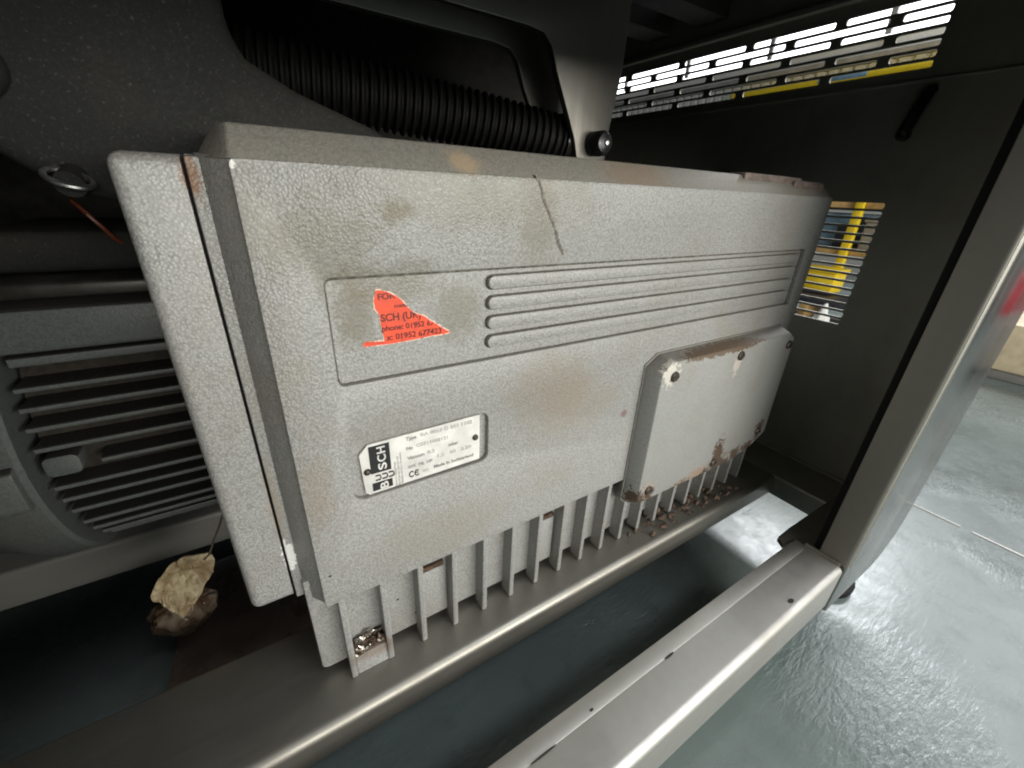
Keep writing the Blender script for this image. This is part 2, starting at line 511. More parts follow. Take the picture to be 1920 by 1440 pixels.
def sheet(outer, holes, axis, c0, c1, bevel=0.0):
    """flat sheet with holes as a mesh; outlines lie in the two other axes, thickness c0..c1"""
    cu = bpy.data.curves.new('c', 'CURVE')
    cu.dimensions = '2D'
    cu.fill_mode = 'BOTH'
    cu.extrude = max(1e-5, abs(c1 - c0) / 2 - bevel)
    cu.bevel_depth = bevel
    cu.bevel_resolution = 1
    cu.offset = -bevel
    for poly in [outer] + list(holes):
        sp = cu.splines.new('POLY')
        sp.points.add(len(poly) - 1)
        for p, (u, v) in zip(sp.points, poly):
            p.co = (u, v, 0, 1)
        sp.use_cyclic_u = True
    ob = bpy.data.objects.new('c', cu)
    C.objects.link(ob)
    me = bpy.data.meshes.new_from_object(ob.evaluated_get(bpy.context.evaluated_depsgraph_get()))
    bpy.data.objects.remove(ob)
    mid = (c0 + c1) / 2
    for v in me.vertices:
        u, w, h = v.co
        v.co = W(*{0: (mid + h, u, w), 1: (u, mid + h, w), 2: (u, w, mid + h)}[axis])
    bm = bmesh.new()
    bm.from_mesh(me)
    bmesh.ops.remove_doubles(bm, verts=bm.verts, dist=1e-6)
    bmesh.ops.recalc_face_normals(bm, faces=bm.faces)
    bm.to_mesh(me)
    bm.free()
    return me

def join(*meshes):
    bm = bmesh.new()
    for me in meshes:
        bm.from_mesh(me)
    me = bpy.data.meshes.new('m')
    bm.to_mesh(me)
    bm.free()
    return me

def text(s, x, y, z, size, width=None, turn=0.0, thick=0.0012, cuts=(), bold=0.017):
    """lettering on a face that looks towards -y; x,z is the left end of the baseline; cuts = half-planes (px,pz,nx,nz) to remove"""
    cu = bpy.data.curves.new('t', 'FONT')
    cu.body = s
    cu.size = size
    cu.fill_mode = 'BOTH'
    cu.offset = bold * size
    ob = bpy.data.objects.new('t', cu)
    C.objects.link(ob)
    dg = bpy.context.evaluated_depsgraph_get()
    me = bpy.data.meshes.new_from_object(ob.evaluated_get(dg))
    bpy.data.objects.remove(ob)
    bm = bmesh.new()
    bm.from_mesh(me)
    xs = [v.co.x for v in bm.verts] or [0, 1]
    k = width / (max(xs) - min(xs)) if width else 1.0
    ca, sa = math.cos(turn), math.sin(turn)
    for v in bm.verts:
        a, b = (v.co.x - min(xs)) * k, v.co.y
        v.co = (x + a * ca - b * sa, 0, z + a * sa + b * ca)
    for px, pz, nx, nz in cuts:
        bmesh.ops.bisect_plane(bm, geom=bm.verts[:] + bm.edges[:] + bm.faces[:], plane_co=(px, 0, pz), plane_no=(nx, 0, nz), clear_outer=True)
    r = bmesh.ops.extrude_face_region(bm, geom=bm.faces[:])
    for g in r['geom']:
        if isinstance(g, bmesh.types.BMVert):
            g.co.y -= thick
    for v in bm.verts:
        v.co = W(v.co.x, y + v.co.y, v.co.z)
    bmesh.ops.recalc_face_normals(bm, faces=bm.faces)
    bm.to_mesh(me)
    bm.free()
    return me

# ================================================================== SETTING
MB().box(-26, 30, -26, 30, -2.3, -2.08).build('floor', 'floor')['kind'] = 'structure'
fl = bpy.data.objects['floor']
b = MB()
yy = -6.0
while yy < 6:
    ln = random.uniform(0.3, 0.9)
    b.box(4.052, 4.052 + random.uniform(0.010, 0.018), yy, yy + ln, -2.079, -2.074)
    yy += ln + random.uniform(0.02, 0.10)
b.build('floor_joint', 'white', fl)

wl = MB().box(17.0, 17.4, -12, 24, -2.08, 4.55).build('wall', 'wall')
wl['kind'] = 'structure'
wb = MB().box(16.85, 16.995, -12, 24, 3.92, 4.14).build('wall_rail', 'grey_far', wl)
MB().box(17.0, 17.4, -12, 24, 4.555, 13.0).build('window', 'skylight', wl)
rib0 = None
for k in range(62):
    if rib0 is None:
        rib0 = MB().prism([(16.90, -0.10), (16.998, -0.16), (16.998, 0.16), (16.90, 0.10)], 2, 2.4, 3.90)
        rib0 = rib0.build('cladding_rib', 'wall', wl)
    else:
        o = rib0.copy()
        C.objects.link(o)
        o.location = rib0.location + Vector((0, (-4 + 0.36 * k) * S, 0))
bm_ = thing('lifting_beam', 'yellow beam along the far wall seen through the upper slots', 'beam', (16.4, 9.0, 3.2))
MB().box(16.3, 16.6, 5.4, 11.2, 3.44, 3.62).build('beam_flange', 'yellow', bm_, 0.01)
MB().box(16.42, 16.48, 5.4, 11.2, 3.20, 3.435).build('beam_web', 'yellow', bm_)
MB().box(16.28, 16.40, 7.0, 8.3, 3.46, 3.60).build('beam_motor', 'blue', bm_, 0.02)
for k in range(10):
    MB().box(16.9, 17.0, -10 + 3.4 * k, -9.85 + 3.4 * k, 4.56, 13.0).build('window_bar', 'grey_far', wl)

# ================================================================== MACHINE FRAME
fr = thing('machine_frame', 'stainless steel machine frame with rails, slotted end panel and wide front post', 'machine frame', (1.3, 0.9, -2.08))
RZ = -1.56

def rail_profile(y0, y1, z0, z1, r, n=5):
    return rrect(y0, y1, z0, z1, r, n)

# rail under the pump: folded channel with a rounded front edge
MB().prism(rrect(0.885, 1.285, -1.695, RZ, 0.03, 6, rs=(0.008, 0.034, 0.012, 0.008)), 0, -2.6, 2.6).build('pump_rail', 'steel_dirty', fr)
# rail behind the motor
MB().prism(rrect(2.18, 2.56, -1.75, RZ, 0.03, 5, rs=(0.008, 0.02, 0.01, 0.008)), 0, -2.6, 2.6).build('rear_rail', 'steel_dull', fr)
# front rail
MB().prism(rrect(0.325, 0.545, -1.84, RZ, 0.03, 7, rs=(0.010, 0.03, 0.03, 0.012)), 0, -2.6, 2.135).build('front_rail', 'steel_x', fr)
MB().prism(rrect(0.487, 0.5455, RZ - 0.02, RZ + 0.0012, 0.001, 2), 0, -2.6, 2.10).build('rail_lap_strip', 'steel_x', fr)
for (x, y, w, d) in ((1.076, 0.485, 0.026, 0.004), (0.49, 0.485, 0.05, 0.003), (1.733, 0.368, 0.016, 0.009), (0.70, 0.50, 0.008, 0.004)):
    MB().prism([(x + w * math.cos(a * math.pi / 5), y + d * math.sin(a * math.pi / 5)) for a in range(10)], 2, RZ, RZ + 0.0035).build('burn_mark', 'groove', fr)
# cross rail at the end, gusset, end panel
MB().prism(rrect(2.60, 2.905, -1.70, RZ, 0.02, 4, rs=(0.006, 0.015, 0.01, 0.006)), 1, 0.60, 3.6).build('cross_rail', 'steel_y', fr)
MB().prism([(2.14, 0.345), (2.90, 0.345), (2.90, 0.598), (2.20, 0.605), (2.08, 0.60), (2.05, 0.558), (2.14, 0.55)], 2, -1.592, -1.566).build('gusset_plate', 'steel_dirty', fr)
MB().box(2.137, 2.150, 0.345, 0.50, -1.60, -1.545).build('rail_end_flange', 'steel_y', fr, 0.004)

def slot(y0, y1, zc, h=0.0145):
    return rrect(y0, y1, zc - h, zc + h, 0.009, 3)
holes = []
for r in range(7):
    zc = 0.873 - 0.0412 * r
    y = 0.99
    first = True
    yb = 1.447 if r % 2 == 0 else 1.196
    while yb < 3.6:
        holes.append(slot(y, yb - 0.026, zc))
        y = yb + 0.026
        yb += 0.4985
for r in range(16):
    zc = 0.012 - 0.0418 * r
    holes.append(slot(0.963, 1.42, zc))
    holes.append(slot(1.475, 1.93, zc))
pn = sheet([(0.345, RZ + 0.002), (3.7, RZ + 0.002), (3.7, 1.30), (0.345, 1.30)], holes, 0, 2.91, 2.922)
finish('end_panel', pn, M['panel'], fr)
MB().box(2.885, 2.909, 0.60, 3.6, RZ + 0.001, RZ + 0.02).build('panel_flange', 'panel', fr, 0.004)
MB().box(2.893, 2.909, 0.50, 3.6, 0.555, 0.565).build('panel_crease', 'panel', fr, 0.003)
MB().box(2.86, 2.909, 0.50, 3.6, 0.945, 0.975).build('grille_frame', 'panel', fr, 0.006)
MB().tube([(2.90, 0.945, 0.52), (2.872, 0.955, 0.50), (2.868, 0.985, 0.35), (2.90, 0.995, 0.325)], [0.02, 0.028, 0.028, 0.02], 12).build('latch', 'black_gloss', fr)
MB().lathe([(2.905, 0.028), (2.868, 0.026), (2.862, 0.02)], 0, 0.992, 0.335, 16).build('latch_bolt', 'dark_metal', fr)
# wide front post with rounded lower corner, return lip and seal
po = sheet(rrect(2.15, 2.955, -1.86, 3.0, 0.1, 8, rs=(0, 0, 0.01, 0.28)), [], 1, 0.318, 0.345, 0.006)
post = finish('front_post', po, M['steel_z'], fr)
MB().prism(rrect(2.146, 2.176, 0.312, 0.44, 0.03, 7, rs=(0.004, 0.004, 0.024, 0.012)), 2, -1.555, 3.0).build('post_return', 'lip', fr)
MB().box(2.158, 2.172, 0.4405, 0.47, -1.565, 3.0).build('seal_strip', 'black', fr, 0.004)
MB().lathe([(-2.079, 0.17), (-2.04, 0.175), (-2.02, 0.10), (-1.87, 0.09), (-1.60, 0.06)], 2, 2.66, 0.50, 28).build('levelling_foot', 'black', fr)
# deck and upper beams over the pump
MB().box(-2.6, 2.905, 0.33, 3.7, 1.305, 1.33).build('deck', 'dark_metal', fr)
MB().box(-2.6, 2.14, 0.318, 0.335, 0.36, 1.30).build('light_block_header', 'steel_x', fr)  # unseen header, added to shade the upper interior
for (y, z0) in ((2.53, 1.04), (2.10, 1.035)):
    MB().prism([(y, z0), (y + 0.20, z0), (y + 0.20, z0 + 0.012), (y + 0.012, z0 + 0.012), (y + 0.012, 1.30), (y, 1.30)], 0, 0.2, 2.855).build('deck_beam', 'deck', fr, 0.003)
MB().box(-2.6, 2.10, 0.50, 0.515, -2.06, -1.842).build('light_block_skirt', 'panel', fr)  # unseen skirt, added to keep light off the floor between the rails
MB().box(-2.6, -0.30, 0.318, 0.335, -1.555, 0.355).build('light_block_front', 'steel_x', fr)  # unseen panel, added to cut the light on the left side
MB().box(-2.62, -2.60, 0.33, 3.7, -1.70, 1.30).build('left_panel', 'dark_metal', fr)
MB().box(-2.6, 2.905, 3.70, 3.72, -1.70, 1.30).build('rear_panel', 'dark_metal', fr)

# ================================================================== PUMP
pu = thing('vacuum_pump', 'grey hammered-paint vacuum pump housing with ribbed panel, name plate and torn orange sticker', 'vacuum pump', (1.2, 1.2, -1.56))
XL, XR, ZB, ZT = 0.012, 2.40, -1.170, 0.038
pnl = rrect(0.142, 2.30, -0.455, -0.189, 0.016, 4)
pock = rrect(0.140, 0.568, -0.815, -0.630, 0.03, 5)
front = sheet(rrect(XL, XR, ZB, ZT, 0.012, 3), [pnl, pock], 1, 1.0, 1.022, 0.0035)
bd = MB()
# body behind the front sheet: sloped left flank and bottom draft
a = [(XL + 0.001, 1.019, ZB + 0.001), (XR - 0.001, 1.019, ZB + 0.001), (XR - 0.001, 1.019, ZT - 0.001), (XL + 0.001, 1.019, ZT - 0.001)]
c2 = [(-0.041, 1.095, ZB - 0.002), (XR + 0.04, 1.095, ZB - 0.002), (XR + 0.04, 1.095, 0.046), (-0.041, 1.095, 0.046)]
d2 = [(-0.041, 1.62, ZB), (XR + 0.04, 1.62, ZB), (XR + 0.04, 1.62, 0.046), (-0.041, 1.62, 0.046)]
bd.rings([a, c2, d2])
housing = finish('housing', join(front, bd.mesh()), M['paint'], pu)
# sloping lid edge along the top
lid_b = [(XL + 0.001, 1.003), (-0.040, 1.094), (-0.040, 1.55), (XR + 0.035, 1.55), (XR + 0.035, 1.094), (XR - 0.001, 1.003)]
lid_t = [(0.022, 1.064), (0.004, 1.10), (0.004, 1.55), (XR, 1.55), (XR, 1.10), (XR - 0.02, 1.064)]
MB().rings([[(x, y, 0.036) for x, y in lid_b], [(x, y, 0.1005) for x, y in lid_t]]).build('lid', 'lid', pu, 0.005, 2)
MB().box(1.72, 2.16, 1.045, 1.12, 0.078, 0.108).build('tape_strip', 'tape', pu, 0.006)
MB().box(2.08, 2.34, 1.03, 1.10, 0.062, 0.094).build('tape_strip', 'tape', pu, 0.006)
# flange and end cover left of the raised face
MB().box(-0.0585, 0.30, 1.086, 1.62, ZB - 0.004, 0.040).build('flange', 'paint', pu, 0.006)
MB().prism([(1.0875, 0.012), (1.118, 0.044), (1.6, 0.050), (1.6, 0.012)], 0, -0.0585, -0.02).build('flange_top', 'paint', pu, 0.004)
MB().hexa([(-0.176, 1.088, -1.168), (-0.0645, 1.088, -1.168), (-0.0645, 1.66, -1.168), (-0.176, 1.66, -1.168),
           (-0.176, 1.088, 0.042), (-0.0645, 1.088, 0.042), (-0.0645, 1.66, 0.042), (-0.176, 1.66, 0.042)]).soft(0.026, 4, lambda a, b: max(a, b) < -0.1 or min(a, b) < -0.1).build('end_cover', 'paint', pu)
MB().box(-0.066, -0.057, 1.12, 1.6, -1.15, 0.03).build('gasket', 'black', pu)
# ribs in the recessed panel
for k in range(4):
    zc = -0.2285 - 0.0578 * k
    finish('raised_rib', sheet(rrect(0.563, 2.262, zc - 0.0185, zc + 0.0185, 0.0175, 6), [], 1, 1.0015, 1.023, 0.004), M['paint'], pu)
    finish('shade_line', sheet(rrect(0.563 - 0.003, 2.262, zc - 0.0185 - 0.0045, zc + 0.0185 + 0.002, 0.02, 6), [], 1, 1.0182, 1.021), M['line'], pu)  # shade below and beside each rib, painted as a darker strip
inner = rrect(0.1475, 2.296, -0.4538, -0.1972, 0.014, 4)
finish('shade_line', sheet(rrect(0.143, 2.299, -0.4545, -0.1895, 0.016, 4), [inner], 1, 1.0182, 1.021), M['line'], pu)  # darker frame, thickest at the top: painted shade of the recess lip
# lower body with fins
MB().prism([(-0.036, -1.1), (-0.036, -1.515), (-0.02, -1.528), (2.38, -1.522), (2.38, -1.1)], 1, 1.062, 1.6).build('sump', 'paint', pu, 0.008)
fin_me = MB().prism([(1.0005, -1.166), (1.0005, -1.555), (1.006, -1.559), (1.066, -1.559), (1.066, -1.166)], 0, 0.046, 0.066).bevel(0.003, 1).mesh()
base = None
for k in range(19):
    x = 0.0 + 0.1277 * k
    if base is None:
        base = finish('cooling_fin', fin_me, M['paint'], pu)
    else:
        o = base.copy()
        C.objects.link(o)
        o.location = base.location + Vector((x * S, 0, 0))
MB().hexa([(0.067, 1.006, -1.559), (0.176, 1.006, -1.559), (0.176, 1.06, -1.559), (0.067, 1.06, -1.559),
           (0.067, 1.016, -1.478), (0.176, 1.016, -1.478), (0.176, 1.06, -1.478), (0.067, 1.06, -1.478)]).build('foot_block', 'paint', pu, 0.004)
for k in (2, 6):
    x = 0.066 + 0.1277 * k
    MB().box(x + 0.002, x + 0.098, 1.048, 1.063, -1.50, -1.262).build('drain_boss', 'paint', pu, 0.004)
    MB().box(x + 0.004, x + 0.094, 1.046, 1.0615, -1.258, -1.240).build('rust_line', 'rust', pu, 0.003)
for (x, z) in ((0.24, -1.35), (0.34, -1.40), (0.083, -1.47), (0.04, -1.05), (0.30, -1.46)):
    MB().lathe([(1.0615 if z < -1.2 else 1.0, 0.0045), (1.0595 if z < -1.2 else 0.9985, 0.003)], 1, x, z, 8).build('paint_pit', 'groove', pu)

# scratch running down the face
path = [(0.700, 0.045), (0.708, 0.030), (0.722, 0.004), (0.730, -0.018), (0.748, -0.045), (0.766, -0.075), (0.779, -0.098), (0.790, -0.128), (0.806, -0.150), (0.812, -0.162)]
b = MB()
for (x0, z0), (x1, z1) in zip(path, path[1:]):
    w = random.uniform(0.002, 0.0065)
    b.hexa([(x0 - w, 1.002, z0), (x0 + w, 1.002, z0), (x1 + w, 1.002, z1), (x1 - w, 1.002, z1),
            (x0 - w, 0.9988, z0), (x0 + w, 0.9988, z0), (x1 + w, 0.9988, z1), (x1 - w, 0.9988, z1)])
b.build('scratch', 'scratch', pu)

# name plate in its pocket
plate = finish('name_plate', sheet([(0.192, -0.645), (0.167, -0.672), (0.172, -0.80), (0.182, -0.812), (0.541, -0.806), (0.541, -0.639)], [], 1, 1.009, 1.018, 0.001), M['plate'], pu)
YP = 1.0085
blk = [sheet([(0.193, -0.743), (0.251, -0.743), (0.251, -0.652), (0.193, -0.652)], [], 1, YP - 0.0008, YP + 0.002),
       sheet([(0.193, -0.803), (0.251, -0.803), (0.251, -0.776), (0.193, -0.776)], [], 1, YP - 0.0008, YP + 0.002)]
finish('logo_block', join(*blk), M['ink'], plate)
YL = YP - 0.0009
q = math.pi / 2
wl_ = [text('B', 0.2375, YL, -0.801, 0.033, 0.022, q), text('S', 0.2375, YL, -0.735, 0.033, 0.022, q),
       text('C', 0.2375, YL, -0.708, 0.033, 0.023, q), text('H', 0.2375, YL, -0.680, 0.033, 0.022, q)]
finish('logo_letter', join(*wl_), M['plate'], plate)
bl_ = [text('U', 0.2195, YL, -0.7695, 0.0225, 0.020, q), text('U', 0.2385, YL, -0.7695, 0.0225, 0.020, q), text('U', 0.2575, YL, -0.7695, 0.0225, 0.020, q)]
finish('logo_letter', join(*bl_), M['ink'], plate)
pr = [text('Type', 0.300, YP, -0.663, 0.0165, 0.031), text('No', 0.300, YP, -0.696, 0.0165, 0.018), text('Vacuum', 0.300, YP, -0.730, 0.0165, 0.053),
      text('mbar', 0.432, YP, -0.723, 0.0150, 0.032), text('kW  Hz  HP', 0.302, YP, -0.761, 0.0150, 0.075),
      text('Made in Switzerland', 0.381, YP, -0.787, 0.0155, 0.136)]
finish('printed_line', join(*pr), M['ink_grey'], plate)
ce = [text('C', 0.301, YP, -0.794, 0.030, 0.014), text('C', 0.318, YP, -0.794, 0.030, 0.014),
      sheet([(0.319, -0.7845), (0.330, -0.7845), (0.330, -0.7815), (0.319, -0.7815)], [], 1, YP - 0.001, YP + 0.001)]
finish('approval_mark', join(*ce), M['ink'], plate)
stp = [text('RA 0063 D 561 1102', 0.345, YP, -0.662, 0.017, 0.168), text('C0711002121', 0.330, YP, -0.694, 0.016, 0.100),
       text('0.5', 0.362, YP, -0.729, 0.017, 0.024), text('1.5   60   2.20', 0.395, YP, -0.752, 0.017, 0.115), text('60', 0.345, YP, -0.790, 0.014, 0.018)]
finish('stamped_line', join(*stp), M['stamp'], plate)
ad = [text('Dr.-Ing. K. Vacuum Pumps', 0.2645, YP, -0.808, 0.009, 0.085, q), text('Machines and Systems Ltd', 0.2735, YP, -0.808, 0.009, 0.100, q), text('Made under licence', 0.2825, YP, -0.806, 0.009, 0.110, q)]
finish('address_line', join(*ad), M['stamp'], plate)
for (x, z) in ((0.1835, -0.731), (0.5245, -0.718)):
    MB().lathe([(1.010, 0.0105), (1.005, 0.0100), (1.0005, 0.0065), (0.9995, 0.003)], 1, x, z, 16).build('rivet', 'screw', plate)

# torn orange sticker in the recessed panel
YS = 1.0182
poly = [(0.258, -0.228), (0.266, -0.2275), (0.284, -0.232), (0.298, -0.240), (0.309, -0.246), (0.320, -0.257), (0.328, -0.270), (0.336, -0.277), (0.349, -0.291), (0.366, -0.299),
        (0.380, -0.306), (0.393, -0.318), (0.408, -0.328), (0.424, -0.340), (0.449, -0.357), (0.432, -0.3605), (0.40, -0.3605), (0.371, -0.3625), (0.330, -0.3645),
        (0.288, -0.3665), (0.250, -0.3655), (0.214, -0.3645), (0.219, -0.352), (0.240, -0.355), (0.268, -0.358), (0.2675, -0.345), (0.265, -0.331), (0.262, -0.305), (0.261, -0.286), (0.253, -0.272), (0.2515, -0.252)]
def torn(pl, amp, grow):
    out = []
    n = len(pl)
    for i in range(n):
        (x0, z0), (x1, z1) = pl[i], pl[(i + 1) % n]
        k = max(1, int(math.hypot(x1 - x0, z1 - z0) / 0.0045))
        for q_ in range(k):
            f_ = q_ / k
            x, z = x0 + (x1 - x0) * f_, z0 + (z1 - z0) * f_
            g = random.uniform(0.1, 1.0) * grow
            nx, nz_ = (z1 - z0), -(x1 - x0)
            ln = math.hypot(nx, nz_) or 1
            out.append((x - nx / ln * g + random.uniform(-amp, amp), z - nz_ / ln * g + random.uniform(-amp, amp)))
    return out
finish('sticker_backing', sheet(torn(poly, 0.0007, 0.0042), [], 1, YS - 0.0008, YS + 0.002), M['orange_edge'], pu)
st = finish('sticker', sheet(torn(poly, 0.0006, 0.0), [], 1, YS - 0.0024, YS + 0.001), M['orange'], pu)
YT = YS - 0.0024
hyp = (0.380, -0.3075, 0.55, 0.83)
up = (0.322, -0.2625, 0.66, 0.75)
tx = [text('FOR SERVICE', 0.2615, YT, -0.2500, 0.021, 0.13, cuts=[(0.300, -0.2440, 0.5, 0.86)]),
      text('contact', 0.300, YT, -0.2735, 0.014, 0.048, cuts=[up]),
      text('SCH (UK) Ltd', 0.264, YT, -0.3055, 0.0265, 0.145, cuts=[(0.366, -0.3010, 0.5, 0.86)]),
      text('phone: 01952 677432', 0.2640, YT, -0.3310, 0.0205, 0.180, cuts=[(0.402, -0.3265, 0.62, 0.78)]),
      text('x: 01952 677423', 0.2735, YT, -0.3560, 0.0215, 0.150, cuts=[(0.420, -0.3405, 0.62, 0.78)])]
finish('sticker_print', join(*tx), M['ink_red'], st)

# terminal box cover
jb_b = [(1.345, -0.565), (2.27, -0.565), (2.335, -0.60), (2.36, -1.19), (2.25, -1.25), (2.06, -1.30), (1.31, -1.30), (1.283, -1.27), (1.281, -0.607)]
jb_f = [(1.348, -0.578), (2.245, -0.582), (2.298, -0.612), (2.318, -1.17), (2.22, -1.225), (2.03, -1.272), (1.325, -1.262), (1.305, -1.24), (1.300, -0.618)]
jb = MB().rings([[(x, 1.004, z) for x, z in jb_b], [(x, 0.985, z) for x, z in jb_b], [(x, 0.922, z) for x, z in jb_f]]).build('terminal_cover', 'cover', pu, 0.005, 2)
MB().rings([[(x + (0.006 if x > 1.8 else -0.006), 1.004, z + (0.006 if z > -1 else -0.006)) for x, z in jb_b], [(x + (0.006 if x > 1.8 else -0.006), 0.994, z + (0.006 if z > -1 else -0.006)) for x, z in jb_b]]).build('cover_gasket', 'lid', pu, 0.002)
for (x, z) in ((1.372, -0.640), (1.827, -0.628), (2.255, -0.640), (1.365, -1.205), (1.86, -1.225), (2.23, -1.14)):
    sw = MB().lathe([(0.930, 0.022), (0.916, 0.022), (0.911, 0.017)], 1, x, z, 16).build('screw', 'screw', jb)
    MB().box(x - 0.015, x + 0.015, 0.9095, 0.9125, z - 0.003, z + 0.003).build('screw_slot', 'groove', jb)

# dark casting that rises behind the lid on the left
cast = [(-0.62, 0.10), (-0.40, 0.05), (-0.337, -0.005), (-0.274, -0.045), (-0.19, -0.06), (0.02, -0.06), (0.45, 0.02), (0.47, 0.10), (0.38, 0.150), (0.20, 0.21), (0.10, 0.262), (0.072, 0.30), (0.068, 0.62), (-0.62, 0.62)]
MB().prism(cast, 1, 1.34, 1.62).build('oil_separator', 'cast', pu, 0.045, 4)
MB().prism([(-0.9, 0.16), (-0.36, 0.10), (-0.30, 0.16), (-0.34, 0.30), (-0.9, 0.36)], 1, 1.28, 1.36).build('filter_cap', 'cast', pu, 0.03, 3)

# ================================================================== MOTOR
mo = thing('electric_motor', 'grey finned electric motor lying left of the pump behind its end cover', 'electric motor', (-0.5, 2.0, -1.30))
MY, MZ, MR = 2.008, -0.763, 0.508
MB().lathe([(-0.60, 0.43), (-0.17, 0.43)], 0, MY, MZ, 48).build('motor_body', 'groove', mo)  # near-black core: shade between the fins put into its colour
zs = [-0.475, -0.542, -0.593, -0.647, -0.707, -0.773, -0.839, -0.889, -0.944, -1.014, -1.070, -1.125, -1.175]
for i, z in enumerate(zs):
    yo = MY - math.sqrt(max(0.0, MR ** 2 - (z - MZ) ** 2))
    yi = MY - math.sqrt(max(0.01, 0.40 ** 2 - (z - MZ) ** 2)) if abs(z - MZ) < 0.39 else MY - 0.05
    th = 0.0085 if i else 0.014
    if i == 5:
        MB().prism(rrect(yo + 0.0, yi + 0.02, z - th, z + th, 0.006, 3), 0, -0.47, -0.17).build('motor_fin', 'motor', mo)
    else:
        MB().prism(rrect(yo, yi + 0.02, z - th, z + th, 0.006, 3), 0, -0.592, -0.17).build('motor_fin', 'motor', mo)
yo = MY - MR
MB().prism(rrect(-0.594, -0.515, -0.80, -0.735, 0.018, 4), 1, yo + 0.004, yo + 0.10).build('motor_lug', 'motor', mo, 0.006)
# flat pad above the fins and boxes on top
MB().prism([(1.595, -0.455), (1.60, -0.335), (1.66, -0.315), (2.3, -0.315), (2.3, -0.455)], 0, -0.62, -0.17).build('terminal_pad', 'motor', mo, 0.012, 3)
MB().prism([(1.56, -0.300), (1.56, -0.262), (1.60, -0.25), (2.2, -0.25), (2.2, -0.312), (1.62, -0.312)], 0, -0.60, -0.17).build('terminal_box_rim', 'dark_metal', mo, 0.01, 2)
MB().box(-0.58, -0.17, 1.60, 2.15, -0.245, -0.140).build('terminal_box', 'cast', mo, 0.03, 3)
# end shield on the left
sh = MB().lathe([(-0.615, 0.40), (-0.615, 0.535), (-0.625, 0.545), (-0.72, 0.545), (-0.80, 0.50), (-1.0, 0.44), (-1.04, 0.30)], 0, MY, MZ, 56).build('end_shield', 'motor', mo)
MB().cyl((-0.72, 1.455, -0.79), (-0.70, 1.43, -0.79), 0.018, 12).build('shield_bolt', 'screw', mo)
MB().prism(rrect(1.44, 1.52, -0.86, -0.72, 0.02, 3), 0, -0.95, -0.628).build('shield_lug', 'motor', mo, 0.01)

# things in the dark above the motor
hr = thing('pipe_ring', 'bright chrome pipe ring in the dark above the motor', 'pipe ring', (-0.272, 1.30, -0.02))
pts = [(-0.272 + 0.036 * math.cos(a * math.pi / 14), 1.295 + 0.03 * math.sin(a * math.pi / 14), -0.010 + 0.013 * math.sin(a * math.pi / 14) - 0.010 * math.cos(a * math.pi / 14)) for a in range(29)]
MB().tube(pts, 0.0055, 8, False).build('ring', 'chrome', hr)
MB().cyl((-0.275, 1.30, -0.022), (-0.27, 1.42, 0.02), 0.026, 20).build('pipe_stub', 'cast', hr)
wi = MB().tube([(-0.36, 1.66, -0.03), (-0.340, 1.58, -0.065), (-0.318, 1.565, -0.095), (-0.30, 1.568, -0.125), (-0.285, 1.58, -0.155), (-0.27, 1.62, -0.18)], 0.0055, 8).build('wire', 'wire')
tag(wi, 'thin orange red wire dropping onto the motor terminal box', 'wire')

# ================================================================== LIFT LEVER AND HOSE
le = thing('lift_lever', 'grey steel lift lever of two hooked arms hanging over the pump lid', 'lift lever', (1.35, 1.6, 0.15))
def arm(y, th, mt, tip):
    o = [(-1.2, 0.525), (0.98, 0.520), (1.05, 0.512), (1.085, 0.480), (1.12, 0.40), (1.18, 0.29), (1.225, 0.205), (1.25, tip), (1.40, tip), (1.405, 0.24), (1.44, 0.46), (1.446, 0.62), (1.446, 0.95), (-1.2, 0.95)]
    me = sheet(o, [], 1, y, y + th, 0.004)
    return finish('arm', me, M[mt], le)
arm(1.50, 0.03, 'arm_steel', 0.125)
arm(1.73, 0.03, 'arm_steel', 0.230)
MB().lathe([(1.498, 0.046), (1.44, 0.046), (1.425, 0.036), (1.42, 0.012)], 1, 1.325, 0.195, 24).build('knob', 'black_gloss', le)
MB().lathe([(1.421, 0.010), (1.412, 0.009), (1.410, 0.004)], 1, 1.325, 0.195, 12).build('knob_pin', 'chrome', le)
MB().box(0.2, 1.446, 1.535, 1.725, 0.70, 0.73).build('arm_web', 'dark_metal', le)

ho = thing('corrugated_hose', 'black corrugated hose running from the dark left to the lever above the lid', 'hose', (0.9, 1.62, 0.2))
ctl = [(-0.9, 1.95, 0.42), (-0.2, 1.90, 0.36), (0.35, 1.82, 0.31), (0.80, 1.74, 0.265), (1.10, 1.66, 0.225), (1.255, 1.625, 0.205)]
def spline(P, n):
    P = [Vector(p) for p in P]
    out = []
    for i in range(len(P) - 1):
        p0, p1, p2, p3 = P[max(i - 1, 0)], P[i], P[i + 1], P[min(i + 2, len(P) - 1)]
        for k in range(n):
            t_ = k / n
            out.append(0.5 * ((2 * p1) + (p2 - p0) * t_ + (2 * p0 - 5 * p1 + 4 * p2 - p3) * t_ ** 2 + (3 * p1 - p0 - 3 * p2 + p3) * t_ ** 3))
    out.append(P[-1])
    return out
sp = spline(ctl, 60)
acc, L = [0], 0
for a_, b_ in zip(sp, sp[1:]):
    L += (b_ - a_).length
    acc.append(L)
N = int(L / 0.030) * 4
ps, rs = [], []
j = 0
for k in range(N + 1):
    d_ = L * k / N
    while j < len(acc) - 2 and acc[j + 1] < d_:
        j += 1
    f_ = (d_ - acc[j]) / max(1e-6, acc[j + 1] - acc[j])
    ps.append(sp[j].lerp(sp[j + 1], f_))
    rs.append((0.098 if k % 4 in (0, 1) else 0.084) * (1.25 - 0.25 * d_ / L))
MB().tube([tuple(p) for p in ps], rs, 20).build('hose', 'black', ho)
